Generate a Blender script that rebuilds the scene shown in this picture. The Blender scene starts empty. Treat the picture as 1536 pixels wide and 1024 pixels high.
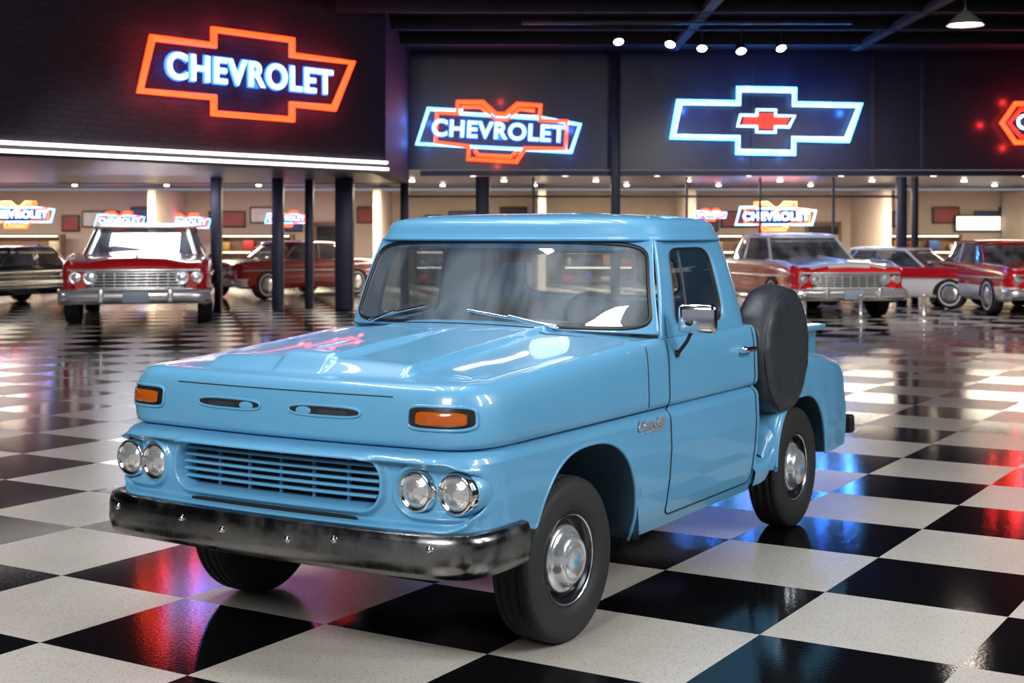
import bpy, bmesh, random
from math import *
from mathutils import Vector, Matrix
random.seed(3)
S=bpy.context.scene
S.view_settings.view_transform='Standard'
ROOT=S.collection
# ------------------------------------------------------------ materials
def M(name,c,r=.5,m=0.,coat=0.,em=None,es=0.,spec=None,noise=0.,nscale=20.,bump=0.,cr=.03,rn=0.):
    mt=bpy.data.materials.new(name); mt.use_nodes=True
    nt=mt.node_tree; b=nt.nodes['Principled BSDF']
    b.inputs['Base Color'].default_value=(*c,1); b.inputs['Roughness'].default_value=r
    b.inputs['Metallic'].default_value=m; b.inputs['Coat Weight'].default_value=coat
    b.inputs['Coat Roughness'].default_value=cr
    if spec is not None: b.inputs['Specular IOR Level'].default_value=spec
    if em: b.inputs['Emission Color'].default_value=(*em,1); b.inputs['Emission Strength'].default_value=es
    if noise or bump or rn:
        tc=nt.nodes.new('ShaderNodeTexCoord'); n=nt.nodes.new('ShaderNodeTexNoise')
        n.inputs['Scale'].default_value=nscale; n.inputs['Detail'].default_value=4
        nt.links.new(tc.outputs['Object'],n.inputs['Vector'])
        if noise:
            mx=nt.nodes.new('ShaderNodeMix'); mx.data_type='RGBA'
            mx.inputs[6].default_value=(*[x*(1-noise) for x in c],1)
            mx.inputs[7].default_value=(*[min(1,x*(1+noise)) for x in c],1)
            nt.links.new(n.outputs['Fac'],mx.inputs[0]); nt.links.new(mx.outputs[2],b.inputs['Base Color'])
        if rn:
            mr=nt.nodes.new('ShaderNodeMapRange'); mr.inputs['From Min'].default_value=.3; mr.inputs['From Max'].default_value=.7
            mr.inputs['To Min'].default_value=r-rn; mr.inputs['To Max'].default_value=r+rn
            nt.links.new(n.outputs['Fac'],mr.inputs[0]); nt.links.new(mr.outputs[0],b.inputs['Roughness'])
        if bump:
            bp=nt.nodes.new('ShaderNodeBump'); bp.inputs['Strength'].default_value=bump; bp.inputs['Distance'].default_value=.01
            nt.links.new(n.outputs['Fac'],bp.inputs['Height']); nt.links.new(bp.outputs['Normal'],b.inputs['Normal'])
    return mt
def Glass(name,tint,refl=.12,haze=0.,hz=(.55,.62,.68)):
    mt=bpy.data.materials.new(name); mt.use_nodes=True; nt=mt.node_tree
    for n in list(nt.nodes): nt.nodes.remove(n)
    o=nt.nodes.new('ShaderNodeOutputMaterial'); mx=nt.nodes.new('ShaderNodeMixShader')
    t=nt.nodes.new('ShaderNodeBsdfTransparent'); t.inputs[0].default_value=(*tint,1)
    d=nt.nodes.new('ShaderNodeBsdfDiffuse'); d.inputs[0].default_value=(*hz,1)  # pale diffuse haze mixed in to imitate grey reflections on the glass
    m0=nt.nodes.new('ShaderNodeMixShader')
    tc=nt.nodes.new('ShaderNodeTexCoord'); mp=nt.nodes.new('ShaderNodeMapping'); mp.inputs['Scale'].default_value=(.6,1.6,.5)
    no=nt.nodes.new('ShaderNodeTexNoise'); no.inputs['Scale'].default_value=3.2; no.inputs['Detail'].default_value=3
    mr=nt.nodes.new('ShaderNodeMapRange'); mr.inputs['From Min'].default_value=.38; mr.inputs['From Max'].default_value=.62; mr.inputs['To Min'].default_value=haze*.4; mr.inputs['To Max'].default_value=haze*1.7
    nt.links.new(tc.outputs['Object'],mp.inputs[0]); nt.links.new(mp.outputs[0],no.inputs['Vector']); nt.links.new(no.outputs['Fac'],mr.inputs[0]); nt.links.new(mr.outputs[0],m0.inputs[0])
    nt.links.new(t.outputs[0],m0.inputs[1]); nt.links.new(d.outputs[0],m0.inputs[2])
    g=nt.nodes.new('ShaderNodeBsdfGlossy'); g.inputs['Roughness'].default_value=.02
    f=nt.nodes.new('ShaderNodeFresnel'); f.inputs['IOR'].default_value=1.45
    a=nt.nodes.new('ShaderNodeMath'); a.operation='ADD'; a.inputs[1].default_value=refl; a.use_clamp=True
    cl=nt.nodes.new('ShaderNodeMath'); cl.operation='MINIMUM'; cl.inputs[1].default_value=.45
    nt.links.new(f.outputs[0],a.inputs[0]); nt.links.new(a.outputs[0],cl.inputs[0]); nt.links.new(cl.outputs[0],mx.inputs[0])
    nt.links.new(m0.outputs[0],mx.inputs[1]); nt.links.new(g.outputs[0],mx.inputs[2]); nt.links.new(mx.outputs[0],o.inputs[0])
    return mt
PAINT=M('sky_blue_paint',(.118,.365,.60),.36,0,.60,noise=.05,nscale=3,cr=.04)
BLACK=M('black_paint',(.012,.012,.014),.4)
RUB=M('rubber',(.020,.020,.021),.62,noise=.25,nscale=40,bump=.15)
TREAD=M('tire_tread',(.016,.016,.017),.8,bump=.6,nscale=60)
CHR=M('chrome',(.84,.85,.87),.10,1)
HUB=M('hubcap_chrome',(.80,.83,.87),.20,.75)
CCH=M('car_chrome',(.72,.72,.74),.22,.75)
DCHR=M('worn_chrome',(.24,.24,.245),.26,1,noise=.30,nscale=9,rn=.12)
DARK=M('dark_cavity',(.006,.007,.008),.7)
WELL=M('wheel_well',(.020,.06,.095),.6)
AMB=M('amber_lens',(.42,.085,.006),.2,0,1,em=(1,.18,.015),es=.04)
LENS=M('headlight_glass',(.86,.87,.88),.16,.75,1,bump=.5,nscale=25)
VINYL=M('black_vinyl',(.030,.034,.042),.42,noise=.3,nscale=8,bump=.8)
SEAT=M('seat_vinyl',(.11,.125,.14),.6,noise=.1)
DASH=M('dash_grey',(.06,.07,.08),.6)
GLS=Glass('window_glass',(.66,.71,.75),.12,.20)
GLS2=Glass('side_window_glass',(.66,.72,.75),.06,.04)
GLSD=Glass('car_window_glass',(.40,.42,.43),.18,.14)
SEAM=M('seam_dark',(.01,.03,.045),.6)  # dark line colour for panel joints and vent slots
# ------------------------------------------------------------ helpers
def link(o,parent=None):
    ROOT.objects.link(o)
    if parent: o.parent=parent
    return o
def empty(name,loc=(0,0,0),rz=0,sc=1):
    e=bpy.data.objects.new(name,None); e.location=loc; e.rotation_euler=(0,0,rz); e.scale=(sc,sc,sc)
    e.empty_display_size=.2
    return link(e)
def mesh(name,v,f,mats,parent=None,smooth=True,fm=None):
    me=bpy.data.meshes.new(name); me.from_pydata([tuple(p) for p in v],[],f); 
    if not isinstance(mats,(list,tuple)): mats=[mats]
    for m in mats: me.materials.append(m)
    if fm:
        me.polygons.foreach_set('material_index',fm)
    me.polygons.foreach_set('use_smooth',[smooth]*len(me.polygons))
    me.update()
    return link(bpy.data.objects.new(name,me),parent)
def grid(name,rows,mats,parent=None,cu=False,cv=False,smooth=True,fmf=None,solid=0):
    n=len(rows); m=len(rows[0]); v=[p for r in rows for p in r]; f=[];fm=[]
    for i in range(n if cu else n-1):
        for j in range(m if cv else m-1):
            a=i*m+j; b=i*m+(j+1)%m; c=((i+1)%n)*m+(j+1)%m; d=((i+1)%n)*m+j
            f.append((a,b,c,d))
            if fmf:
                ctr=[(v[a][k]+v[b][k]+v[c][k]+v[d][k])/4 for k in range(3)]
                fm.append(fmf(ctr))
    o=mesh(name,v,f,mats,parent,smooth,fm if fmf else None)
    if solid:
        md=o.modifiers.new('s','SOLIDIFY'); md.thickness=solid; md.offset=0
    return o
def box(name,c,s,mat,parent=None,bev=0.0,rot=(0,0,0),seg=3):
    bm=bmesh.new(); bmesh.ops.create_cube(bm,size=1)
    for v in bm.verts: v.co=Vector((v.co.x*s[0],v.co.y*s[1],v.co.z*s[2]))
    if bev>0: bmesh.ops.bevel(bm,geom=bm.edges[:],offset=min(bev,min(s)*.49),segments=seg,profile=.5,affect='EDGES')
    me=bpy.data.meshes.new(name); bm.to_mesh(me); bm.free(); me.materials.append(mat)
    o=bpy.data.objects.new(name,me); o.location=c; o.rotation_euler=rot
    if bev>0:
        me.polygons.foreach_set('use_smooth',[True]*len(me.polygons))
    return link(o,parent)
def boxes(name,lst,mat,parent=None):
    v=[];f=[]
    for c,s in lst:
        k=len(v)
        for dx in(-.5,.5):
            for dy in(-.5,.5):
                for dz in(-.5,.5): v.append((c[0]+dx*s[0],c[1]+dy*s[1],c[2]+dz*s[2]))
        f+=[(k,k+1,k+3,k+2),(k+4,k+6,k+7,k+5),(k,k+4,k+5,k+1),(k+2,k+3,k+7,k+6),(k,k+2,k+6,k+4),(k+1,k+5,k+7,k+3)]
    return mesh(name,v,f,mat,parent,False)
def tube(name,pts,r,mat,parent=None,closed=False,res=3):
    cu=bpy.data.curves.new(name,'CURVE'); cu.dimensions='3D'; cu.bevel_depth=r; cu.bevel_resolution=res; cu.use_fill_caps=True
    sp=cu.splines.new('POLY'); sp.points.add(len(pts)-1)
    for i,p in enumerate(pts): sp.points[i].co=(*p,1)
    sp.use_cyclic_u=closed; cu.materials.append(mat)
    return link(bpy.data.objects.new(name,cu),parent)
def lathe(name,prof,mats,parent=None,loc=(0,0,0),axis='Y',n=56,fmi=None,rz=0):
    rows=[]
    for i in range(n):
        t=2*pi*i/n; r_=[]
        for (r,h) in prof:
            if axis=='Y': r_.append((r*cos(t),h,r*sin(t)))
            elif axis=='X': r_.append((h,r*cos(t),r*sin(t)))
            else: r_.append((r*cos(t),r*sin(t),h))
        rows.append(r_)
    v=[p for r in rows for p in r]; m=len(prof); f=[];fm=[]
    for i in range(n):
        for j in range(m-1):
            f.append((i*m+j,i*m+j+1,((i+1)%n)*m+j+1,((i+1)%n)*m+j)); fm.append(fmi[j] if fmi else 0)
    o=mesh(name,v,f,mats,parent,True,fm); o.location=loc; o.rotation_euler=(0,0,rz)
    return o
def crom(P,n):
    out=[]
    Q=[P[0]]+list(P)+[P[-1]]
    for i in range(1,len(Q)-2):
        for k in range(n):
            t=k/n; a,b,c,d=Q[i-1],Q[i],Q[i+1],Q[i+2]
            out.append(tuple(.5*((2*b[j])+(-a[j]+c[j])*t+(2*a[j]-5*b[j]+4*c[j]-d[j])*t*t+(-a[j]+3*b[j]-3*c[j]+d[j])*t**3) for j in range(len(b))))
    out.append(tuple(P[-1])); return out
def sm(x,a,b):
    t=max(0,min(1,(x-a)/(b-a))); return t*t*(3-2*t)
def pl(x,T):
    if x<=T[0][0]: return T[0][1]
    for (a,b),(c,d) in zip(T,T[1:]):
        if x<=c: return b+(d-b)*(x-a)/(c-a)
    return T[-1][1]
def lin(a,b,n): return [a+(b-a)*i/n for i in range(n+1)]
# ============================================================ PICKUP
C=.965
T=empty('pickup_truck',(.228-.856*C,6.27+.517*C,0),atan2(-.856,-.517))
xc,w=-.185,.515
O=[]
xs=sorted(set([round(x,4) for x in lin(-2.25,-.72,50)]+[round(xc-w*cos(pi*i/60),5) for i in range(61)]+[.36,.39]))
for x in xs: O.append((x,1.0))
p_=2/2.8; RX=.365
for i in range(0,40):
    t=(pi/2)*i/40; O.append((.42+RX*max(0,sin(t))**p_,.72+.28*max(0,cos(t))**p_))
FX=.42+RX
for y in lin(.72,0,76): O.append((FX+.035*(1-(y/.72)**2),y))
Nn=[]
for i in range(len(O)):
    a=O[max(0,i-1)]; b=O[min(len(O)-1,i+1)]; dx,dy=b[0]-a[0],b[1]-a[1]; l=hypot(dx,dy); Nn.append((-dy/l,dx/l))
Nn[-1]=(1,0)
for _ in range(3):
    Nn=[Nn[0]]+[tuple(Vector((Nn[i-1][0]+Nn[i][0]*2+Nn[i+1][0],Nn[i-1][1]+Nn[i][1]*2+Nn[i+1][1])).normalized()) for i in range(1,len(Nn)-1)]+[(1,0)]
def xfront(y):
    y=abs(y)
    if y<.72: return FX+.035*(1-(y/.72)**2)
    if y>=1: return .42
    c=((y-.72)/.28)**(1/p_); s=sqrt(max(0,1-c*c)); return .42+RX*s**p_
POD=[(.955,.05),(.957,.02),(.966,.006),(.985,0),(1.02,-.002),(1.05,.0),(1.08,.003),(1.105,.008),(1.125,.014),(1.142,.023),(1.156,.036),(1.166,.053),(1.172,.074),(1.175,.10)]
def ze(X): return 1.215+max(0,min(1,(.5-X)/1.3))*.085
def podz(z,X): return z if z<=1.05 else 1.05+(z-1.05)*(ze(X)-1.05)/.125
def podd(z,X):
    d=pl(z,POD); return d if z<=1.05 else d*(1-.58*sm(-X,-.2,1.0))
def hood(X,y,W):
    f=sm(xfront(y)-.11-X,0,.16)*sm(W-abs(y),0,.10)
    c=.042*(1-(y/.88)**2)
    yr=.57-.13*max(0,min(1,(.75-X)/1.5))
    r=.028*(1-sm(abs(y),yr-.020,yr+.012))
    k=.022*(1-sm(abs(y),.04+.08*sm(X,-.7,.7),.07+.08*sm(X,-.7,.7)))*sm(X,-.75,.2)
    return f*(c+r+k)
def wsx(y): return -.80-.20*abs(y/.965)**2.6
rows=[];MT=150
for (X,y),(nx,ny) in zip(O,Nn):
    if X< -1.14: continue
    side=[(X-nx*podd(z,X),max(0,y-ny*podd(z,X)),podz(z,X)) for z,d in POD]
    e=side[-1]
    row=list(side)
    for k in range(1,MT):
        yy=e[1]*(1-2*k/MT); row.append((e[0],yy,e[2]+hood(e[0],yy,max(e[1],.86))))
    row+= [(a,-b,c) for a,b,c in reversed(side)]
    rows.append(row)
grid('hood_and_fenders',rows,[PAINT,DASH],T,fmf=lambda c:1 if (c[2]>1.27 and abs(c[1])<.93 and c[0]< wsx(c[1])-.03) else 0)
for sgn in(1,-1):
    rr=[]
    for (X,y),(nx,ny) in zip(O,Nn):
        if X> -1.10: break
        rr.append([(X,sgn*(y-podd(z,X)),podz(z,X)) for z,d in POD]+[(X,sgn*.84,1.302)])
    grid('door_upper',rr,PAINT,T)
LOW=[(.34,.06),(.40,.035),(.46,.018),(.6,-.002),(.75,-.012),(.90,-.006),(.925,.004),(.942,.022),(.955,.05)]
def dlow(z): return pl(z,LOW)
def rr_(y,z,hy,hz,r):
    qx=abs(y)-hy+r; qz=abs(z)-hz+r
    return hypot(max(qx,0),max(qz,0))+min(max(qx,qz),0)-r
GH=.555
def s_grille(y,z): return rr_(y,z-.80,GH,.100,.085)
def s_head(y,z): return rr_(abs(y)-.815,z-.787,.172,.09,.088)
def recess(y,z):
    s=rr_(y,z-.775,.965,.135,.12)
    d=.046*(1-sm(s,-.020,.0)) - .014*exp(-(s/.012)**2)
    a=s_head(y,z); d+=.022*(1-sm(a,-.014,.004)) - .026*exp(-((a-.012)/.012)**2)
    g=s_grille(y,z); d+=.085*(1-sm(g,-.014,.0)) - .030*exp(-((g-.014)/.013)**2)
    return d
def arch(X):
    u=abs((X-xc)/w)
    base=.34 if X<xc else .585
    if u<1: return max(base,.34+.535*(1-u**2.5)**(1/2.3))
    return base
rows=[]
NZ=76
for i,((X,y),(nx,ny)) in enumerate(zip(O,Nn)):
    bz=arch(X)+(.02*nx)
    r=[]
    for k in range(NZ+1):
        z=.955+(bz-.955)*k/NZ
        d=dlow(z) - .045*nx*sm(.955-z,0,.03)
        fx=recess(y,z)*sm(nx,.25,.7)
        r.append((X-nx*d-fx,max(0,y-ny*d),z))
    rows.append(r)
full=rows+[[(a,-b,c) for a,b,c in r] for r in reversed(rows[:-1])]
grid('lower_body',full,[PAINT,DARK],T,fmf=lambda c:1 if (c[0]>.4 and s_grille(abs(c[1]),c[2])< -.010) else 0)
for sgn in(1,-1):
    A=[(xc-w*cos(pi*i/60),arch(xc-w*cos(pi*i/60))) for i in range(61)]
    A=[(-.70,.345)]+A[:-1]
    tube('fender_lip',[(x,sgn*(1-dlow(z)-.004),z) for x,z in A],.009,PAINT,T)
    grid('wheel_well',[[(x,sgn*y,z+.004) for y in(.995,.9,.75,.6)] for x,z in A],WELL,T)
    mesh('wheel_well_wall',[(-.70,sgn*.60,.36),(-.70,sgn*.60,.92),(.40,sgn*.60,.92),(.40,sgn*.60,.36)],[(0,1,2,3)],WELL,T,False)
    tube('frame_rail',[(.5,sgn*.56,.50),(-.9,sgn*.56,.50)],.035,BLACK,T)
    tube('shock_absorber',[(-.22,sgn*.64,.36),(-.25,sgn*.62,.80)],.025,BLACK,T)
box('engine_bay',(-.02,0,.67),(1.25,1.18,.50),DARK,T)
box('chassis',(-1.75,0,.45),(4.5,.8,.14),BLACK,T,.02)
box('cab_floor',(-1.68,0,.44),(1.12,1.84,.12),DARK,T)
box('firewall',(-.99,0,.85),(.05,1.84,.8),DARK,T)
box('cab_rear_panel',(-2.25,0,.83),(.04,1.94,.90),PAINT,T,.015)
box('front_valance',(.72,0,.60),(.10,1.5,.10),DARK,T,.02)
def ys(X,z):
    if z<.955: return 1-dlow(z)
    k=(ze(X)-1.05)/.125; zz=z if z<=1.05 else 1.05+(z-1.05)/k
    return 1-podd(zz,X)
dc=[(-1.04,z) for z in lin(1.29,.44,34)]+[(-1.05-.01*i,.42-.006*i) for i in range(3)]+[(x,.40) for x in lin(-1.10,-2.16,14)]+[(-2.19,.42)]+[(-2.20,z) for z in lin(.46,1.29,34)]
tube('door_seam',[(x,ys(x,z)+.001,z) for x,z in dc],.0045,SEAM,T,res=1)
tube('fender_seam',[(-.80,ys(-.8,z)+.001,z) for z in lin(1.27,.962,14)],.003,SEAM,T,res=1)
tube('waist_seam',[(x,ys(x,.957)-.006,.956) for x in lin(-1.04,.40,50)],.0045,SEAM,T,res=1)
tube('cowl_seam',[(-.66-.14*abs(y/.86)**2.5,y,ze(-.7)+hood(-.7,y,.93)+.001) for y in lin(-.86,.86,50)],.003,SEAM,T,res=1)
def front_surf(y,z,out=0):
    sg=1 if y>=0 else -1; ya=abs(y)
    X=xfront(ya)
    e=.002
    d1=(xfront(min(.999,ya+e))-xfront(max(0,ya-e)))/(2*e); l=hypot(1,d1); nx,ny=1/l,-d1/l
    if z>=.955:
        zz=z if z<1.05 else 1.05+(z-1.05)/1.32; d=pl(zz,POD)
    else: d=dlow(z)-.045*nx*sm(.955-z,0,.03)
    d-=out
    return (X-nx*d,sg*(ya-ny*d),z)
def fpatch(name,yc,zc_,hy,hz,mat,out,ex=4,bulge=0,rim=None,rr=.006):
    def se(t): 
        c,s=cos(t),sin(t); return (copysign(abs(c)**(2/ex),c),copysign(abs(s)**(2/ex),s))
    N=48; rows=[]
    for k in range(7):
        q=k/6
        rows.append([front_surf(yc+hy*q*se(2*pi*i/N)[0],zc_+hz*q*se(2*pi*i/N)[1],out+bulge*(1-q**4)) for i in range(N)])
    grid(name,rows,mat,T,cv=True)
    if rim: tube(name+'_rim',rows[-1],rr,rim,T,closed=True)
NM=M('nostril_mesh',(.05,.06,.07),.5,.5)
for sg in(1,-1):
    fpatch('signal_housing',sg*.815,1.085,.135,.047,BLACK,.003,5,0,PAINT,.007)
    fpatch('turn_signal',sg*.82,1.083,.105,.030,AMB,.008,5,.006,BLACK,.003)
    fpatch('nostril_shade',sg*.265,1.085,.185,.022,DARK,.002,3.0,0,PAINT,.006)  # flush dark patch painted on for the shade inside the nostril
    fpatch('nostril_fin',sg*.16,1.082,.04,.016,PAINT,.004,2.2,.003)
    fpatch('nostril_mesh',sg*.31,1.080,.08,.011,NM,.004,3)
fpatch('upper_slot_shade',.0,.917,.60,.008,DARK,.003,6)  # both slots are dark surface patches imitating shaded openings
fpatch('lower_slot_shade',.0,.653,.46,.016,DARK,-.020,6)
tube('hood_lip_seam',[front_surf(y,1.160,.001) for y in lin(-.6,.6,40)],.003,SEAM,T,res=1)
tube('front_waist_seam',[front_surf(y,.956,-.012) for y in lin(-.96,.96,90)],.005,SEAM,T,res=1)
def gbar(z,h,dx,hw):
    return [[(xfront(y)+dx+a,y,z+b) for a,b in((-.035,h*.6),(.0,h),(.010,0),(0,-h),(-.035,-h*.6))] for y in lin(-hw,hw,30)]
for k,z in enumerate([.872,.840,.808,.776,.744]):
    u=abs(z-.80)/.098; hw=GH-.012-.085*(1-sqrt(max(0,1-max(0,(u*.098-.013)/.085)**2)))
    grid('grille_bar',gbar(z,.0062,-.008,hw),PAINT,T)
boxes('grille_posts',[((xfront(y)-.05,y,.80),(.012,.014,.18)) for y in(-.36,-.18,0,.18,.36)],PAINT,T)
RAD=M('radiator_core',(.10,.11,.11),.5,.4)
boxes('radiator_core',[((.69,-.3+.02*i,.80),(.012,.005,.17)) for i in range(31)],RAD,T)
for y in(.905,.725,-.725,-.905):
    e=.765-.022*(abs(y)-.72)/.18
    lathe('headlight_bezel',[(.064,.035),(.070,.043),(.078,.044),(.085,.036),(.088,.0)],CHR,T,(e,y,.787),'X',40)
    lathe('headlight_bucket',[(.088,.0),(.094,-.01),(.096,-.08)],PAINT,T,(e,y,.787),'X',40)
    lathe('headlight_lens',[(.001,.056),(.02,.054),(.04,.049),(.058,.040),(.068,.03)],LENS,T,(e,y,.787),'X',40)
# bumper
BP=crom([(.42,1.03),(.60,1.04),(.76,1.015),(.855,.93),(.90,.75),(.925,.4),(.935,0)],8)
BP=BP+[(a,-b) for a,b in reversed(BP[:-1])]
prof=[(-.07,.618),(-.03,.622),(.0,.615),(.008,.59),(.012,.565),(.012,.51),(.008,.48),(.0,.455),(-.02,.445),(-.05,.45)]
rows=[]
for i,(x,y) in enumerate(BP):
    a=BP[max(0,i-1)];b=BP[min(len(BP)-1,i+1)]; dx,dy=b[0]-a[0],b[1]-a[1]; l=hypot(dx,dy); nx,ny=-dy/l,dx/l
    rows.append([(x+nx*d,y+ny*d,z+.015) for d,z in prof])
grid('front_bumper',rows,DCHR,T,solid=.006)
for y in(.86,.42,.18,-.18,-.42,-.86):
    lathe('bumper_bolt',[(.0,.012),(.012,.010),(.016,.0)],CHR,T,(.947-.06*(abs(y)/.9)**3,y,.585 if abs(y)>.2 else .56),'X',16)
# ---------------- cab greenhouse
def fm_(s,t):
    b=(wsx(.965*s),.965*s,1.318+.02*(1-s*s)); a=(-1.05-.09*abs(s)**2.6,.862*s,1.80+.012*(1-s*s))
    k=.02*sin(pi*t)
    return (b[0]+(a[0]-b[0])*t+k,b[1]+(a[1]-b[1])*t,b[2]+(a[2]-b[2])*t)
def sm_(sg):
    def f(s,t):
        yb=.962-.01*s-.05*sm(s,.9,1); yt=.86-.015*s-.04*sm(s,.9,1)
        b=(-1.0-1.25*s,yb,1.295); a=(-1.14-.98*s,yt,1.80)
        return (b[0]+(a[0]-b[0])*t,sg*(b[1]+(a[1]-b[1])*t+.012*sin(pi*t)),b[2]+(a[2]-b[2])*t)
    return f
def rm_(s,t):
    b=(-2.25-.03*(1-s*s),.902*s,1.285); a=(-2.12-.02*(1-s*s),.805*s,1.80)
    return (b[0]+(a[0]-b[0])*t,b[1]+(a[1]-b[1])*t,b[2]+(a[2]-b[2])*t)
def holed(name,mp,s0,s1,hs,ht,cs,ct,ex,gr=.009,gl=None):
    N=160; ring_o=[];ring_i=[]
    sc=(s0+s1)/2; sh=(s1-s0)/2
    for i in range(N):
        t=2*pi*i/N+pi/4; c,s=cos(t),sin(t); m=max(abs(c),abs(s)); ou=(c/m,s/m)
        inn=(copysign(abs(c)**(2/ex),c),copysign(abs(s)**(2/ex),s))
        ring_o.append((sc+sh*ou[0],.5+.5*ou[1])); ring_i.append((cs+hs*inn[0],ct+ht*inn[1]))
    rows=[]
    for k in range(6):
        q=k/5; rows.append([mp(a[0]+(b[0]-a[0])*q,a[1]+(b[1]-a[1])*q) for a,b in zip(ring_o,ring_i)])
    grid(name+'_frame',rows,PAINT,T,cv=True,solid=.012)
    tube(name+'_gasket',[mp(*p) for p in ring_i],gr,BLACK,T,closed=True)
    rows=[]
    for k in range(11):
        q=k/10; rows.append([mp(cs+(a[0]-cs)*q,ct+(a[1]-ct)*q) for a in ring_i])
    grid(name+'_glass',rows,gl or GLS2,T,cv=True)
holed('windshield',fm_,-1,1,.968,.455,0,.49,9,.013,GLS)
for sg in(1,-1): holed('side_window',sm_(sg),0,1,.262,.395,.415,.50,6,.010)
holed('rear_window',rm_,-1,1,.62,.26,0,.58,5)
tube('vent_window_post',[sm_(1)(.29,t) for t in lin(.12,.88,6)],.007,BLACK,T)
# dark interior trim panels on the inside of the doors and cab back
for sg in(1,-1):
    grid('door_card',[[(x,sg*.90,z) for z in(.5,.9,1.285)] for x in lin(-1.05,-2.22,6)],DASH,T)
grid('cab_back_trim',[[(-2.215,y,z) for z in(.5,.9,1.285)] for y in lin(-.88,.88,6)],DASH,T)
# roof
RO=[]
for i in range(140):
    t=2*pi*i/140; ex=6
    c,s=cos(t),sin(t); u=copysign(abs(c)**(2/ex),c); v=copysign(abs(s)**(2/ex),s)
    x=-1.60+.55*u+(.05*(1-v*v) if u>0 else -.01*(1-v*v)); y=.905*v*(1-.03*(1-u)/2)
    RO.append((x,y))
cx=-1.60
rp=[(.955,1.788),(1,1.793),(1.008,1.806),(.995,1.818),(.985,1.832),(.975,1.862),(.958,1.886),(.93,1.902),(.86,1.916),(.7,1.93),(.45,1.94),(.2,1.944),(0.001,1.945)]
grid('cab_roof',[[(cx+(x-cx)*k,y*k,z) for x,y in RO] for k,z in rp],PAINT,T,cv=True)
tube('drip_rail',[(cx+(x-cx)*1.005,y*1.005,1.80) for x,y in RO],.008,PAINT,T,closed=True)
grid('headliner',[[(cx+(x-cx)*k,y*k,1.793) for x,y in RO] for k in(.95,.5,.01)],SEAT,T,cv=True)
def wip(s1,t1,s2,t2):
    P=[]
    for k in lin(0,1,6):
        p=fm_(s1+(s2-s1)*k,t1+(t2-t1)*k); P.append((p[0]+.035,p[1],p[2]+.01))
    tube('wiper_blade',P,.007,CHR,T); tube('wiper_arm',[(P[0][0]+.02,P[0][1]+.02,P[0][2]-.01),(P[3][0]+.012,P[3][1],P[3][2]+.01)],.007,CHR,T)
wip(-.80,.03,-.36,.20); wip(.50,.03,-.06,.16)
boxes('cowl_vent',[((-.72-.02*abs(y),y,1.349-.05*y*y),(.05,.007,.004)) for y in lin(-.42,.42,50)],SEAM,T)
# interior
box('seat_cushion',(-1.75,0,.80),(.5,1.55,.2),SEAT,T,.06)
box('seat_back',(-2.04,0,1.14),(.16,1.55,.58),SEAT,T,.06,(0,-.12,0))
box('dashboard',(-1.08,0,1.24),(.22,1.66,.16),DASH,T,.04)
box('parcel_shelf',(-2.18,0,1.30),(.06,1.6,.04),DASH,T,.01)
SW=[]
for i in range(40):
    t=2*pi*i/40; SW.append((-1.38+.10*cos(t)*1.0,.42+.20*sin(t),1.34+.165*cos(t)))
tube('steering_wheel',SW,.013,BLACK,T,closed=True)
tube('steering_spokes',[SW[10],(-1.39,.42,1.32),SW[30]],.010,BLACK,T)
tube('steering_column',[(-1.39,.42,1.32),(-1.1,.42,1.15)],.02,BLACK,T)
box('rearview_mirror',(-1.20,0,1.70),(.02,.2,.06),BLACK,T,.01)
dl=bpy.data.lights.new('cab_fill_light','POINT'); dl.energy=4; dl.color=(.9,.95,1); dl.shadow_soft_size=.12; dl.specular_factor=0  # unseen point light added to brighten the cab interior
do=bpy.data.objects.new('cab_fill_light',dl); do.location=(-1.6,0,1.66); link(do,T)
box('mirror_head',(-1.10,1.13,1.40),(.06,.20,.15),CHR,T,.029,(0,0,.15),5)
tube('mirror_arm',[(-1.14,1.0,1.215),(-1.12,1.06,1.28),(-1.10,1.11,1.36)],.010,BLACK,T)
lathe('mirror_base',[(.0,.018),(.018,.014),(.022,-.02)],BLACK,T,(-1.14,ys(-1.14,1.215),1.215),'Y',20)
lathe('mirror_knob',[(.0,.03),(.012,.026),(.016,.0)],BLACK,T,(-1.06,1.10,1.38),'X',16)
box('door_handle',(-2.05,1.035,1.175),(.16,.025,.032),CHR,T,.012)
box('handle_base',(-2.0,1.01,1.175),(.05,.05,.04),CHR,T,.012)
def text(name,body,parent,mat,width,loc,rot,ext=.01,off=0,shear=0,space=1.0):
    cu=bpy.data.curves.new(name,'FONT'); cu.body=body; cu.align_x='CENTER'; cu.align_y='CENTER'; cu.extrude=ext; cu.offset=off; cu.shear=shear
    cu.space_character=space
    cu.materials.append(mat); o=bpy.data.objects.new(name,cu); link(o,parent); bpy.context.view_layer.update()
    k=width/max(.001,o.dimensions.x/(parent.scale.x if parent else 1)); o.scale=(k,k,k); o.location=loc; o.rotation_euler=rot
    return o
text('fender_script','Chevrolet',T,HUB,.30,(-.80,1.014,.897),(pi/2,0,pi),.03,.028,.4)
box('fender_badge_bar',(-.84,1.012,.862),(.19,.006,.014),HUB,T,.002)
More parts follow.
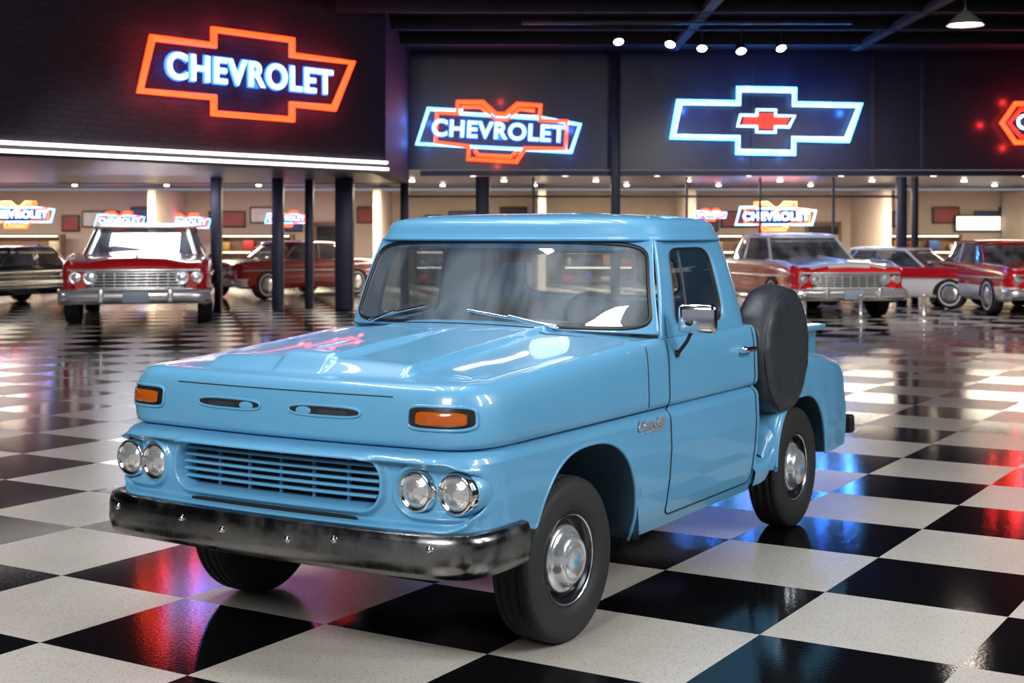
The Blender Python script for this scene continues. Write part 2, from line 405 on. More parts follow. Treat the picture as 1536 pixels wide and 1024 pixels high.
# ---------------- wheels
tp=[(.20,-.085),(.235,-.098),(.30,-.104),(.345,-.097),(.366,-.082),(.370,-.068),(.370,-.052),(.363,-.049),(.363,-.043),(.371,-.040),(.371,-.012),(.364,-.009),(.364,.009),(.371,.012),(.371,.040),(.363,.043),(.363,.049),(.370,.052),(.370,.068),(.366,.082),(.345,.097),(.30,.104),(.27,.103),(.262,.1045),(.235,.098),(.212,.085),(.205,.075)]
tm=[0]*4+[1]*16+[0]*6
RIM=M('rim_black',(.012,.014,.018),.22,0,1)
def wheel(x,y,sg,steer=0):
    g=empty('wheel'); g.parent=T; g.location=(x,y,.37); g.rotation_euler=(0,0,steer+(0 if sg>0 else pi))
    lathe('tire',tp,[RUB,TREAD],g,axis='Y',n=80,fmi=tm)
    lathe('rim',[(.208,.078),(.212,.086),(.204,.088),(.194,.072),(.188,.040),(.180,.02),(.170,.018),(.160,.04),(.10,.045),(.001,.045)],RIM,g,n=64)
    lathe('rim_stripe',[(.201,.0875),(.197,.084)],HUB,g,n=64)
    lathe('hubcap',[(.150,.042),(.152,.055),(.147,.064),(.138,.066),(.128,.070),(.118,.082),(.110,.100),(.100,.112),(.088,.116),(.083,.111),(.078,.115),(.050,.120),(.001,.122)],HUB,g,n=64)
    lathe('hubcap_centre',[(.022,.1215),(.020,.1235),(.001,.124)],PAINT,g,n=32)
for x,st in((-.07,-.05),(-3.0,0)):
    for sg in(1,-1): wheel(x,sg*.875,sg,st)
for x in(-.07,-3.0): tube('axle',[(x,-.8,.37),(x,.8,.37)],.04,BLACK,T)
# ---------------- bed
XB0,XB1=-2.36,-4.10
for sg in(1,-1):
    sec=[(.69,.62),(.69,.70),(.70,.72),(.70,1.10),(.705,1.12),(.72,1.15),(.775,1.165),(.785,1.185),(.775,1.20),(.68,1.20),(.665,1.18),(.665,.64)]
    grid('bed_side',[[(x,sg*y,z) for y,z in sec] for x in (XB0,XB1)],PAINT,T,smooth=False)
    X0,X1=-2.44,-3.90
    fc,fw=-3.0,.455
    xs=sorted(set(lin(X1,X0,24)+[fc-fw*cos(pi*i/50) for i in range(51)]+lin(X1,X1+.1,10)+lin(X0-.14,X0,8)))
    def rarch(X):
        base=.40 if X<fc else .42
        u=abs((X-fc)/fw); 
        return max(base,.36+.46*(1-u**2.6)**(1/2.3)) if u<1 else base
    def ztop(X): return pl(-X,[(2.44,.54),(2.50,.66),(2.58,.75),(2.7,.84),(2.85,.93),(2.98,1.02),(3.08,1.07),(3.3,1.075),(3.6,1.045),(3.78,1.02),(3.85,1.005),(3.88,.98),(3.90,.93)])
    rows=[]
    for X in xs:
        zt=ztop(X); bz=rarch(X); r=[]
        zt=max(zt,bz+.07)
        yo=1.0-.02*sm(-X,3.6,3.90)-.04*sm(X,-2.6,-2.44)
        h=min(.15,(zt-bz)*.5)
        for k in range(15):
            t=pi/2*k/14; r.append((X,sg*(.70+(yo-.70)*sin(t)**.65),zt-h*(1-cos(t)**.7)))
        for k in range(1,16): 
            q=k/15; z=zt-h+(bz-zt+h)*q; r.append((X,sg*(yo+.012*sin(pi*q)),z))
        rows.append(r)
    grid('rear_fender',rows,PAINT,T)
    tube('rear_fender_lip',[(x,sg*1.0,rarch(x)) for x in xs if fc-fw-.001<=x<=fc+fw+.001],.012,PAINT,T)
    r0=rows[0]
    mesh('fender_rear_cap',[ (X1,sg*.70,.40)]+r0,[(0,i,i+1) for i in range(1,len(r0))],PAINT,T,False)
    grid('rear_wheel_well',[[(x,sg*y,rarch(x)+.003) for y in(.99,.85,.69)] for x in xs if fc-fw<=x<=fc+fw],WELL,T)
    SP=[(.68,.50),(.90,.49),(.985,.475),(1.0,.455),(.995,.42),(.98,.37)]
    grid('side_step',[[(x,sg*y,z+dz) for y,z in SP] for x,dz in ((-2.22,0),(-2.35,0),(-2.42,.01),(-2.48,.04),(-2.52,.09))],PAINT,T)
box('bed_floor',(-3.23,0,.66),(1.74,1.36,.04),DARK,T)
box('bed_front_panel',(-2.38,0,.93),(.04,1.40,.54),PAINT,T,.01)
box('tailgate',(-4.11,0,.92),(.05,1.40,.54),PAINT,T,.01)
box('rear_bumper',(-4.20,0,.50),(.08,1.90,.13),BLACK,T,.02)
box('rear_crossmember',(-4.0,0,.5),(.3,1.0,.1),BLACK,T,.02)
box('tail_lamp',(-4.02,.80,.72),(.08,.10,.10),M('red_lens',(.4,.01,.01),.2,0,1),T,.02)
sp=[(.0,.105),(.12,.107),(.20,.114),(.27,.122),(.32,.122),(.352,.112),(.376,.09),(.390,.055),(.395,.02),(.396,-.02),(.390,-.06),(.375,-.09),(.33,-.11),(.2,-.11),(.0,-.11)]
SX=-2.67; SY=.925; SZ=1.13
so=lathe('spare_tire_cover',[(a*.985,b) for a,b in sp],VINYL,T,(SX,SY,SZ),'Y',120)
for v in so.data.vertices:
    r=hypot(v.co.x,v.co.z)
    if r>.12:
        t=atan2(v.co.z,v.co.x); k=1+.004*sin(t*19+2*sin(t*3))*sm(r,.2,.38)+.002*sin(t*37)
        v.co.x*=k; v.co.z*=k; v.co.y+= .003*sin(t*13+r*20)
tube('cover_piping',[(SX+.361*cos(t),SY+.102,SZ+.361*sin(t)) for t in lin(0,2*pi,60)[:-1]],.006,VINYL,T,closed=True)
box('spare_bracket',(SX,.76,.95),(.12,.16,.2),BLACK,T,.01)
# ============================================================ CLASSIC CARS
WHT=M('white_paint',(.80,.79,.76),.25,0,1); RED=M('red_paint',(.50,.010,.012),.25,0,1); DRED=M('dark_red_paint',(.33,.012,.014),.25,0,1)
SIL=M('silver_paint',(.66,.66,.68),.25,.2,1); BLK=M('black_gloss',(.01,.01,.013),.15,0,1)
PLT=M('plate',(.25,.32,.42),.4); CIN=M('car_interior',(.12,.07,.065),.6)
def car(loc,rz,sc,body,roof,low,hoodm=None,ww=True,lz=.57,uz=9):
    g=empty('classic_car',loc,rz,sc); hoodm=hoodm or body
    ST=[(2.66,.80,.42,.78),(2.62,.90,.36,.84),(2.5,.97,.30,.90),(2.2,1.0,.26,.93),(1.6,1.01,.25,.95),(.9,1.01,.25,.97),(0,1.01,.25,.97),(-1.3,1.01,.25,.97),(-1.9,1.0,.27,.96),(-2.4,.96,.30,.93),(-2.6,.90,.36,.87),(-2.66,.8,.42,.8)]
    ST=crom(ST,4); rows=[]
    for x,w_,zl,zb in ST:
        half=[(w_*.9,zl),(w_*.97,zl+.05),(w_*1.0,zl+.16),(w_*1.0,.55),(w_*.985,.60),(w_*1.0,.70),(w_*.995,zb-.14),(w_*.98,zb-.05),(w_*.93,zb),(w_*.86,zb-.01),(w_*.7,zb-.02),(w_*.4,zb+.035),(0,zb+.05)]
        rows.append([(x,y,z) for y,z in half]+[(x,-y,z) for y,z in reversed(half[:-1])])
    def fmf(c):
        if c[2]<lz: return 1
        if abs(c[1])<.7 and -1.4<c[0]<.85 and c[2]>.87: return 3
        if (c[0]>.9 and abs(c[1])<.93 and c[2]>.87) or c[2]>uz: return 2
        return 0
    grid('car_body',rows,[body,low,hoodm,CIN],g,fmf=fmf)
    for k,nm in((0,'nose'),(-1,'tail')): mesh(nm,rows[k],[tuple(range(len(rows[k])))],body,g,False)
    def loop(x0,x1,hw,z,n=10):
        L=[]
        for i in range(48):
            t=2*pi*i/48;c,s=cos(t),sin(t);u=copysign(abs(c)**.35,c);v=copysign(abs(s)**.35,s)
            L.append(((x0+x1)/2+(x0-x1)/2*u+.1*(1-v*v)*(1 if u>0 else -1),hw*v,z))
        return L
    grid('cabin_glass',[loop(.95,-1.55,.90,.95),loop(.35,-1.10,.74,1.36)],GLSD,g,cv=True)
    grid('cabin_roof',[loop(.40,-1.15,.75,1.345),loop(.44,-1.19,.77,1.36),loop(.40,-1.15,.75,1.39),loop(.2,-.95,.60,1.425),loop(-.35,-.38,.02,1.435)],roof,g,cv=True)
    a=loop(.95,-1.55,.905,.95); b=loop(.35,-1.10,.745,1.36)
    for i in(5,19,29,43): tube('car_pillar',[a[i],b[i]],.03,roof,g)
    for sg in(1,-1): tube('car_pillar_b',[(-.25,sg*.905,.95),(-.35,sg*.745,1.36)],.02,CCH,g)
    tube('windshield_trim',[a[i] for i in list(range(43,48))+list(range(0,6))],.018,CCH,g)
    tube('windshield_top_trim',[b[i] for i in list(range(43,48))+list(range(0,6))],.018,CCH,g)
    for x_ in(.15,-.85):
        for sg in(1,-1): box('car_seat',(x_-.2,sg*.38,1.0),(.15,.6,.35),CIN,g,.05)
    for x in(1.62,-1.55):
        for sg in(1,-1):
            lathe('car_tire',[(.20,.11),(.30,.11),(.345,.09),(.355,.05),(.355,-.1)],RUB,g,(x,sg*.90,.355),'Y',32,rz=0 if sg>0 else pi)
            if ww: lathe('whitewall',[(.24,.114),(.275,.113)],WHT,g,(x,sg*.90,.355),'Y',32,rz=0 if sg>0 else pi)
            lathe('car_hubcap',[(.20,.10),(.19,.115),(.10,.125),(.001,.13)],CCH,g,(x,sg*.90,.355),'Y',32,rz=0 if sg>0 else pi)
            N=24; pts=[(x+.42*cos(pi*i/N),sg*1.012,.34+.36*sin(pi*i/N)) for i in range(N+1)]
            mesh('wheel_arch_shade',[(x,sg*1.012,.25)]+pts,[(0,i,i+1) for i in range(1,N+1)],DARK,g,False)  # flat dark disc imitates the shade inside the wheel opening
    box('grille_cavity',(2.655,0,.64),(.04,1.30,.24),DARK,g,.02)
    for z in(.545,.585,.625,.665,.705,.74): box('car_grille_bar',(2.69,0,z),(.03,1.26,.020),CCH,g,.006)
    for i in range(9): box('car_grille_tooth',(2.68,-.56+.14*i,.64),(.03,.018,.22),CCH,g,.006)
    box('grille_surround',(2.67,0,.775),(.08,1.70,.035),CCH,g,.012)
    box('grille_lower_trim',(2.67,0,.52),(.08,1.50,.03),CCH,g,.012)
    for y in(.60,.78,-.60,-.78):
        lathe('car_headlight',[(.001,.05),(.05,.045),(.08,.03),(.088,.04),(.098,.03),(.10,-.06)],[LENS,CCH],g,(2.66 if abs(y)<.7 else 2.62,y,.68),'X',24,fmi=[0,0,1,1,1])
    for X,sgx in((2.76,1),(-2.70,-1)):
        BPc=crom([(X-sgx*.5,1.03),(X-sgx*.20,1.02),(X-sgx*.05,.9),(X,.5),(X+sgx*.03,0)],6); BPc=BPc+[(p,-q) for p,q in reversed(BPc[:-1])]
        grid('car_bumper',[[(p-sgx*.07,q,.52),(p+sgx*.02,q,.51),(p+sgx*.05,q,.45),(p+sgx*.04,q,.38),(p+sgx*.01,q,.34),(p-sgx*.05,q,.32)] for p,q in BPc],CCH,g)
    for y in(.45,-.45): box('bumper_guard',(2.83,y,.44),(.06,.08,.2),CCH,g,.025)
    box('license_plate',(2.85,0,.42),(.01,.34,.15),PLT,g,.004)
    for sg in(1,-1): tube('side_trim',[(2.4,sg*.995,.72),(0,sg*1.018,.70),(-2.4,sg*.97,.66)],.018,CCH,g)
    for sg in(1,-1): tube('fender_top_trim',[(2.62,sg*.84,.86),(2.2,sg*.93,.945),(1.2,sg*.94,.975)],.014,CCH,g)
    tube('hood_spear',[(2.5,0,.965),(1.2,0,1.03)],.02,CCH,g)
    return g
def P(px,d): return ((px-768)/2119*d)
car((P(218,31.2),31.2,0),radians(-78),1.44,RED,WHT,DRED)
car((P(432,41.5),41.5,0),radians(-128),1.12,DRED,DRED,DRED)
car((P(-8,36),36.5,0),radians(-115),1.05,BLK,BLK,BLK)
car((P(1196,33.0),33.2,0),radians(-82),1.28,RED,SIL,RED,SIL,True,.57,.88)
car((P(1374,35.0),36.0,0),radians(-42),1.04,RED,WHT,WHT,None,True,.70)
car((P(1520,33.5),34.0,0),radians(-88),1.17,RED,DRED,WHT)
# ============================================================ ROOM
def floor_mat():
    mt=bpy.data.materials.new('checker_tiles'); mt.use_nodes=True; nt=mt.node_tree; b=nt.nodes['Principled BSDF']; L=nt.links.new
    tc=nt.nodes.new('ShaderNodeTexCoord'); mp=nt.nodes.new('ShaderNodeMapping'); mp.inputs['Location'].default_value=(0,0,.3)
    L(tc.outputs['Object'],mp.inputs[0]); ck=nt.nodes.new('ShaderNodeTexChecker'); ck.inputs['Scale'].default_value=1/.9
    L(mp.outputs[0],ck.inputs['Vector'])
    n=nt.nodes.new('ShaderNodeTexNoise'); n.inputs['Scale'].default_value=60; n.inputs['Detail'].default_value=3; L(tc.outputs['Object'],n.inputs[0])
    n2=nt.nodes.new('ShaderNodeTexNoise'); n2.inputs['Scale'].default_value=.8; n2.inputs['Detail'].default_value=6; L(tc.outputs['Object'],n2.inputs[0])
    vo=nt.nodes.new('ShaderNodeTexVoronoi'); vo.inputs['Scale'].default_value=80; L(tc.outputs['Object'],vo.inputs['Vector'])
    rp=nt.nodes.new('ShaderNodeValToRGB'); rp.color_ramp.elements[0].position=.1; rp.color_ramp.elements[0].color=(.20,.175,.15,1); rp.color_ramp.elements[1].position=.30; rp.color_ramp.elements[1].color=(.60,.56,.50,1)
    L(vo.outputs['Distance'],rp.inputs[0])
    m1=nt.nodes.new('ShaderNodeMix'); m1.data_type='RGBA'; m1.blend_type='MULTIPLY'; m1.inputs[0].default_value=.4
    L(rp.outputs[0],m1.inputs[6]); L(n2.outputs['Fac'],m1.inputs[7])
    m2=nt.nodes.new('ShaderNodeMix'); m2.data_type='RGBA'; m2.inputs[6].default_value=(.004,.004,.005,1)
    L(ck.outputs['Fac'],m2.inputs[0]); L(m1.outputs[2],m2.inputs[7]); L(m2.outputs[2],b.inputs['Base Color'])
    r=nt.nodes.new('ShaderNodeMapRange'); r.inputs['To Min'].default_value=.07; r.inputs['To Max'].default_value=.24; L(ck.outputs['Fac'],r.inputs[0]); L(r.outputs[0],b.inputs['Roughness'])
    s=nt.nodes.new('ShaderNodeMapRange'); s.inputs['To Min'].default_value=.30; s.inputs['To Max'].default_value=.16; L(ck.outputs['Fac'],s.inputs[0]); L(s.outputs[0],b.inputs['Specular IOR Level'])
    bp=nt.nodes.new('ShaderNodeBump'); bp.inputs['Strength'].default_value=.09; bp.inputs['Distance'].default_value=.004; L(n.outputs['Fac'],bp.inputs['Height']); L(bp.outputs[0],b.inputs['Normal'])
    return mt
fl=mesh('floor',[(-45,-30,0),(45,-30,0),(45,60,0),(-45,60,0)],[(0,1,2,3)],floor_mat(),None,False)
fl.location=(-.8745,6.62,0); fl.rotation_euler=(0,0,radians(-31.5))
WALLD=M('dark_navy_wall',(.022,.017,.036),.28,noise=.3,nscale=2)
def brick():
    mt=M('dark_brick',(.02,.017,.028),.6); nt=mt.node_tree; b=nt.nodes['Principled BSDF']
    tc=nt.nodes.new('ShaderNodeTexCoord'); mp=nt.nodes.new('ShaderNodeMapping'); mp.inputs['Rotation'].default_value=(pi/2,0,0)
    br=nt.nodes.new('ShaderNodeTexBrick'); br.inputs['Scale'].default_value=2.2
    br.inputs['Color1'].default_value=(.030,.023,.040,1); br.inputs['Color2'].default_value=(.022,.018,.032,1); br.inputs['Mortar'].default_value=(.012,.010,.018,1)
    nt.links.new(tc.outputs['Object'],mp.inputs[0]); nt.links.new(mp.outputs[0],br.inputs[0]); nt.links.new(br.outputs[0],b.inputs['Base Color']); return mt
BRK=brick()
BEI=M('beige_wall',(.60,.50,.40),.7,noise=.12,nscale=1.5); CEIL=M('ceiling_black',(.010,.010,.016),.8); SOF=M('soffit_panel',(.13,.13,.20),.35)
FRM=M('navy_metal',(.014,.016,.042),.35,.3)
ea=atan2(.758,.652)
f0=Vector((-2.69,30,0)); ed=Vector((.652,.758,0)); L0=-26; L1=0.0
mid=f0+ed*((L0+L1)/2); nrm=Vector((.758,-.652,0))
box('wall_left',(mid.x-nrm.x*.15,mid.y-nrm.y*.15,4.86),(L1-L0,.3,3.48),BRK,None,0,(0,0,ea))
end=f0
box('wall_back',(end.x+14.2,37.15,5.05),(28.8,.3,3.1),WALLD,None)
box('wall_return',(end.x-.15,33.5,4.86),(.3,6.9,3.48),BRK,None)
box('ceiling',(0,17,6.75),(49,66,.2),CEIL,None)
mesh('canopy_soffit',[(-24,4.6,3.16),(end.x,end.y,3.16),(end.x,37.3,3.16),(-24,37.3,3.16)],[(0,1,2,3)],SOF,None,False)
mesh('showroom_ceiling',[(-24,37.3,3.48),(24,37.3,3.48),(24,51.8,3.48),(-24,51.8,3.48)],[(0,1,2,3)],SOF,None,False)
box('wall_bulkhead',(-13.4,37.4,3.32),(21.2,.15,.36),WALLD,None)
box('wall_showroom',(0,52,1.7),(48,.3,3.4),BEI,None)
box('wall_side',(-24.4,22,3.3),(.3,60,6.6),WALLD,None); box('wall_side',(26,16,3.3),(.3,72,6.6),WALLD,None)
WE=M('white_strip_light',(1,1,1),.5,em=(1,.93,.88),es=3.5)
cs=empty('canopy_light_strip')
for z,o_ in((3.33,.05),(3.19,.08)):
    a=f0+ed*(L0+1)+nrm*o_; b_=f0+ed*0.+nrm*o_; m_=(a+b_)/2
    box('strip',(m_.x,m_.y,z),((b_-a).length,.06,.055),WE,cs,0,(0,0,ea))
JO=M('joint_metal',(.05,.045,.07),.3,.5)
for i,px in enumerate((728,925,1130,1310,1385)): box('trim_%d'%(i+1),(P(px,36.9),36.95,5.05),(.06,.06,3.0),JO,None)
box('trim_6',(end.x+14.3,36.9,3.40),(28,.15,.14),FRM,None)
for px,d,wd,hh in((325,33.2,.24,3.15),(417,33.6,.26,3.15),(464,34.5,.2,3.15),(517,34.0,.42,3.15),(607,36.7,.22,3.3),(724,36.7,.36,3.3),(923,36.6,.24,6.5),(1352,36.7,.24,3.3),(1372,36.7,.16,3.3)):
    box('column',(P(px,d),d,hh/2),(wd,wd,hh),FRM,None,.02)
sf=empty('storefront_window',(0,0,0))
xsf=[P(px,37.1) for px in (607,724,800,923,1030,1140,1250,1352)]
for a in xsf: box('mullion',(a,37.1,1.65),(.06,.08,3.3),FRM,sf)
box('transom',((xsf[0]+xsf[-1])/2,37.1,2.80),(xsf[-1]-xsf[0],.06,.06),FRM,sf)
for i,x in enumerate((-20,-12,-4.5,1,6,12.5,18)): box('partition_wall',(x,49.3,1.65),(.25,4.6,3.3),BEI,None)
PC=[M('poster_red',(.3,.03,.03),.4,noise=.6,nscale=4),M('poster_dark',(.03,.03,.04),.4,noise=.8,nscale=5),M('poster_blue',(.05,.1,.25),.4,noise=.7,nscale=4),M('poster_white',(.7,.7,.68),.4,noise=.3,nscale=6)]
DX=(-6.6,5.0,11.4)
for k,px in enumerate((105,150,215,262,340,395,440,490,555,650,700,770,800,985,1010,1065,1110,1262,1300,1330,1420,1455,1490,1520)):
    ww,hh_=.55+.35*((k*5)%3),.5+.2*((k*3)%3)
    if min(abs(P(px,51.7)-q) for q in DX)<.75+ww/2: continue
    g=empty('picture_frame',(P(px,51.7),51.78,2.35+.15*((k*7)%3-1)))
    box('frame',(0,0,0),(ww+.1,.06,hh_+.1),BLACK,g,.01); box('picture',(0,-.035,0),(ww,.01,hh_),PC[(k*3)%4],g)
WOOD=M('shelf_wood',(.22,.13,.07),.5,noise=.3,nscale=4); LIT=M('shelf_led',(1,1,1),.5,em=(1,.85,.65),es=5)
ITM=[M('item_%d'%i,c,.4) for i,c in enumerate([(.5,.03,.03),(.05,.12,.4),(.6,.55,.4),(.05,.05,.06),(.5,.3,.05)])]
for x in(-17.5,-9.2,-2.2,3.1,8.6,14.8):
    g=empty('display_shelf',(x,50.9,0))
    box('shelf_back',(0,.3,.9),(2.6,.05,1.8),WOOD,g)
    for sx in(-1.3,1.3): box('shelf_side',(sx,0,.9),(.06,.6,1.8),WOOD,g)
    for z in(.1,.65,1.2,1.78): box('shelf_board',(0,0,z),(2.6,.6,.05),WOOD,g)
    for z in(.60,1.15,1.73): box('shelf_led',(0,-.25,z),(2.4,.03,.03),LIT,g)
    for q in range(12):
        h=random.uniform(.15,.38); z=(.13,.68,1.23)[q%3]; box('display_item',(-1.05+.7*(q//3)+random.uniform(-.1,.1),0,z+h/2),(random.uniform(.15,.4),.25,h),ITM[q*7%5],g,.03)
DRM=M('doorway_dark',(.02,.018,.02),.6)
for i,x in enumerate(DX):
    g=empty('door_%d'%(i+1),(x,51.78,0)); box('door_panel',(0,0,1.05),(1.1,.08,2.1),DRM,g,.01); boxes('door_frame',[((-.6,-.02,1.1),(.1,.14,2.2)),((.6,-.02,1.1),(.1,.14,2.2)),((0,-.02,2.2),(1.3,.14,.1))],WOOD,g)
DL=M('downlight_glow',(1,1,1),.5,em=(1,.85,.62),es=12)
for k in range(34):
    px=20+k*46; d=38.5+(k%3)*4
    g=empty('recessed_downlight',(P(px,d),d,3.40)); lathe('lamp_disc',[(.001,0),(.06,0),(.08,-.01),(.08,.03)],DL,g,axis='Z',n=16)
def area(name,loc,size,e,col,tgt=None,sy=None,roll=0):
    l=bpy.data.lights.new(name,'AREA'); l.energy=e; l.color=col; l.size=size
    if sy: l.shape='RECTANGLE'; l.size_y=sy
    o=bpy.data.objects.new(name,l); o.location=loc
    if tgt: o.rotation_euler=(Vector(tgt)-Vector(loc)).to_track_quat('-Z','Y').to_euler()
    return link(o)
for x in(-18,-11,-4,3,10,17): area('showroom_ceiling_light',(x,45.5,3.35),4.5,800,(1,.86,.68),None,1.2)
for x,y in((-14,24),(-8,31)): area('canopy_ceiling_light',(x,y,3.12),2,160,(.85,.88,1),None,1)
def spot(loc,tgt,e,col,ang=60):  # spots added to brighten the cars, standing in for the track lights
    l=bpy.data.lights.new('car_fill_spot','SPOT'); l.energy=e; l.color=col; l.spot_size=radians(ang); l.spot_blend=.8; l.shadow_soft_size=.3
    o=bpy.data.objects.new('car_fill_spot',l); o.location=loc; o.rotation_euler=(Vector(tgt)-Vector(loc)).to_track_quat('-Z','Y').to_euler(); link(o)
spot((-5,19,4.6),(-7.6,28.6,.7),900,(1,.95,.9),50); spot((5,22,6.2),(6.3,31,.8),1800,(1,.95,.9)); spot((9,23,6.2),(10.5,33,.8),1800,(1,.95,.9))
SPT=M('spot_glow',(1,1,1),.5,em=(1,.9,.75),es=30)
tr=empty('lighting_track'); box('rail',(P(1030,30),30,6.30),(7,.06,.06),FRM,tr)
for px,py in((928,63),(1005,67),(1053,73),(1112,77),(1172,73)):
    z=1.83+(350-py)*30/2119; g=empty('track_light',(P(px,30),30,z))
    h=lathe('spot_can',[(.02,.22),(.09,.2),(.11,.0),(.10,.0)],FRM,g,axis='Z',n=20); h2=lathe('spot_face',[(.001,.01),(.10,.01)],SPT,g,axis='Z',n=20)
    q_=random.uniform(-20,20)
    for q in(h,h2): q.rotation_euler=(radians(-35),radians(q_),0)
    tube('stem',[(0,0,.15),(0,0,6.26-z)],.015,FRM,g)
g=empty('pendant_lamp',(P(1448,24),24,1.83+(350-38)*24/2119))
lathe('shade',[(.05,.25),(.10,.22),(.30,.03),(.31,0)],M('lamp_shade',(.4,.4,.38),.4),g,axis='Z',n=28); lathe('bulb_glow',[(.001,.02),(.26,.02)],SPT,g,axis='Z',n=24)
tube('rod',[(0,0,.2),(0,0,6.62-g.location.z)],.02,FRM,g)
bm_=empty('ceiling_trusses'); BG=M('beam_grey',(.014,.014,.022),.7)
for k in range(9): box('beam',(8,14+k*2.5,6.5),(34,.14,.28),BG,bm_)
for k in range(5): box('duct',(4+k*4.5,24,6.42),(.22,22,.12),BG,bm_)
# ------------------------------------------------------------ neon
ORG=M('neon_orange',(1,.2,.05),.4,em=(1,.050,.008),es=4.0); BLU=M('neon_blue',(.3,.6,1),.4,em=(.10,.42,1),es=6.5); WHB=M('neon_white_blue',(.8,.9,1),.4,em=(.32,.68,1),es=3.4)
DBL=M('blue_halo_glow',(.1,.3,1),.4,em=(.01,.12,1),es=2.0)
REDN=M('neon_red',(1,.1,.05),.4,em=(1,.03,.015),es=1.4); BACK=M('sign_backing',(.03,.03,.06),.3)
def bow(hw,hh,sh=.2,cw=.37,wh=.62):
    s=sh
    return [(-hw*(1-s/2),hh*wh),(-hw*cw,hh*wh),(-hw*cw,hh),(hw*cw,hh),(hw*cw,hh*wh),(hw,hh*wh),(hw*(1-s),-hh*wh),(hw*cw,-hh*wh),(hw*cw,-hh),(-hw*cw,-hh),(-hw*cw,-hh*wh),(-hw,-hh*wh)]
def neon(pts,r,mat,par,off,closed=True): return tube('neon_tube',[(x,off,z) for x,z in pts],r,mat,par,closed,3)
def glow(par,pts,col,e):  # unseen point lights added near the tubes for the halo on the wall
    for x,z in pts:
        l=bpy.data.lights.new('glow','POINT'); l.energy=e; l.color=col; l.shadow_soft_size=.05; l.specular_factor=0
        o=bpy.data.objects.new('neon_glow',l); o.location=(x,-.30,z); link(o,par)
def rsign(loc,rz,roll=0): 
    g=empty('neon_sign',loc,rz); g.rotation_euler=(0,roll,rz); return g
OC=(1,.05,.02); BC=(.04,.20,1)
def letters(g,wd,x,y,z,sp=1.12):
    text('neon_letters','CHEVROLET',g,WHB,wd,(x,y,z),(pi/2,0,0),.015,.022,0,sp)
    text('neon_letter_halo','CHEVROLET',g,DBL,wd*1.02,(x,y+.05,z),(pi/2,0,0),.01,.055,0,sp)  # larger glowing letters behind, added to imitate the blue halo
g=rsign((-5.11+nrm.x*.12,27.2+nrm.y*.12,4.85),ea)
neon(bow(2.56,.78),.078,ORG,g,-.1); letters(g,4.0,0,-.12,0)
glow(g,[(-2.2,.5),(-2.2,-.5),(2.2,.5),(2.2,-.5),(.6,.95),(-.6,-.95),(-.6,.95),(.6,-.95),(1.5,-.6),(-1.5,-.6),(1.5,.6),(-1.5,.6)],OC,5); glow(g,[(-1.4,0),(-.5,0),(.5,0),(1.4,0)],BC,8)
def compound(loc,rz,k,roll=0,ge=12):
    g=rsign(loc,rz,roll)
    neon([(x*k,z*k) for x,z in [(-2.1,-.42),(-1.85,.5),(-1.0,.5),(-1.0,.42),(1.0,.42),(2.1,.30),(1.9,-.42)]],.06*k,BLU,g,-.10*k)
    neon([(x*k,z*k) for x,z in [(-1.62,.42),(-1.1,.42),(-1.1,.72),(-.45,.74),(-.1,.45),(.15,.45),(.45,.74),(1.05,.74),(1.05,.36),(1.75,.36),(1.75,-.36),(.7,-.40),(.5,-.75),(-.75,-.75),(-.75,-.42),(-1.62,-.36)]],.065*k,ORG,g,-.14*k)
    neon([(x*k,z*k) for x,z in [(-1.0,.60),(-.5,.62),(-.1,.33),(.2,.33),(.5,.62),(.9,.60)]],.045*k,ORG,g,-.12*k,False)
    neon([(x*k,z*k) for x,z in [(-.6,-.5),(-.5,-.63),(.35,-.63),(.5,-.5)]],.05*k,ORG,g,-.12*k,False)
    box('backing',(0,0,0),(3.3*k,.04*k,.85*k),BACK,g)
    letters(g,3.45*k,0,-.22*k,0,1.08)
    if ge: glow(g,[(-1.9*k,.2),(1.9*k,.2),(-1.9*k,-.4),(1.9*k,-.4)],BC,ge); glow(g,[(0,.85*k),(0,-.85*k),(-.9*k,.6*k),(.9*k,.6*k)],OC,ge*.5)
    return g
compound((P(748,36.7),36.75,1.83+152*36.7/2119),0,1.0,radians(3),14)
g=rsign((P(1149,36.7),36.8,1.83+168*36.8/2119),0,radians(1))
neon(bow(2.45,.84,.13,.30,.56),.075,BLU,g,-.12); neon(bow(2.36,.76,.13,.29,.53),.03,WHB,g,-.13)
neon(bow(.74,.29,.2,.33,.5),.045,WHB,g,-.12)
q=bow(.62,.2,.2,.33,.5); mesh('red_bowtie',[(x,-.1,z) for x,z in q],[tuple(range(12))],REDN,g,False)
glow(g,[(-2.1,.3),(-2.1,-.4),(2.1,.3),(2.1,-.4),(-.5,.85),(.5,.85),(-.5,-.85),(.5,-.85),(1.4,.45),(-1.4,.45),(1.4,-.45),(-1.4,-.45)],BC,19)
g=rsign((P(1566,36.7),36.8,1.83+165*36.8/2119),0)
hx=[(-1.1,0),(-.75,.5),(-.2,.5),(0,.62),(1.4,.62),(1.6,0),(1.4,-.62),(0,-.62),(-.2,-.5),(-.75,-.5)]
neon(hx,.07,ORG,g,-.12); neon([(x*.82,z*.7) for x,z in hx],.05,REDN,g,-.12); text('neon_letters','CHEVROLET',g,WHB,3.0,(.75,-.2,0),(pi/2,0,0),.02,.02)
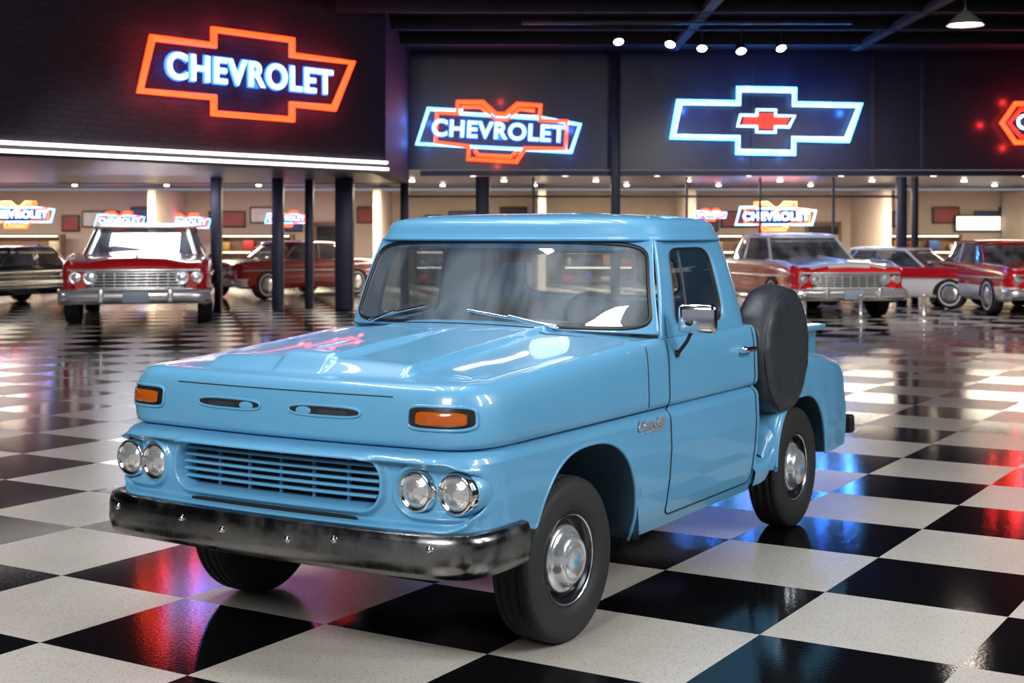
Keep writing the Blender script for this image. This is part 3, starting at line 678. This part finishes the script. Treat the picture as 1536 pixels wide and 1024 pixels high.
glow(g,[(-.8,.6),(-.8,-.6),(0,.8),(0,-.8),(-1.4,0)],(1,.03,.03),12)
for px,py,k,d in((28,322,.56,46),(180,331,.42,50),(279,334,.42,50),(1163,325,.62,46),(1066,322,.26,48),(430,328,.36,50)):
    compound((P(px,d),d,1.83+(350-py)*d/2119),0,k,0,3)
g=empty('lit_sign_board',(P(1490,50),51.6,2.2)); box('panel',(0,0,0),(1.6,.05,.5),M('lit_board',(.9,.9,.85),.5,em=(1,.95,.85),es=1.5),g,.01); box('frame',(0,.03,0),(1.7,.04,.6),BLACK,g,.01)
for px,py in((1207,482),(1291,482),(1386,482)):
    d=3878/(py-350); g=empty('stanchion_post',(P(px,d),d,0)); lathe('post',[(.14,0),(.14,.03),(.04,.06),(.035,.5),(.07,.52),(.07,.56),(.001,.58)],CCH,g,axis='Z',n=20)
# ============================================================ LIGHT
area('front_fill_light',(-3.2,-.2,5.4),2.8,600,(1,.98,.96),(-1.2,6.8,.8))  # unseen area light added to light the truck from the front
area('side_fill_strip',(6.2,3.0,5.0),.7,270,(.95,.98,1),(.5,7.5,.8),3.8)  # both side strips are unseen, added for fill and streaks on the glass
area('side_fill_strip',(7.4,5.4,5.0),.7,270,(.95,.98,1),(.5,7.5,.8),3.8)
for x in(-3.0,-1.9,-.8,.3): area('overhead_fill_strip',(x,8.3,6.3),.16,75,(.95,.97,1),None,3.4)  # unseen narrow lights added overhead to make streak reflections
W=bpy.data.worlds.new('W'); S.world=W; W.use_nodes=True
W.node_tree.nodes['Background'].inputs[0].default_value=(.60,.66,.76,1); W.node_tree.nodes['Background'].inputs[1].default_value=.38
cam=bpy.data.cameras.new('camera'); co=bpy.data.objects.new('camera',cam); ROOT.objects.link(co)
co.location=(0,0,1.83); co.rotation_euler=(pi/2,0,0); cam.sensor_width=36; cam.lens=2119/1536*36; cam.shift_y=-162/1536
cam.dof.use_dof=True; cam.dof.focus_distance=6.9; cam.dof.aperture_fstop=3.6
cam.clip_end=300
S.camera=co
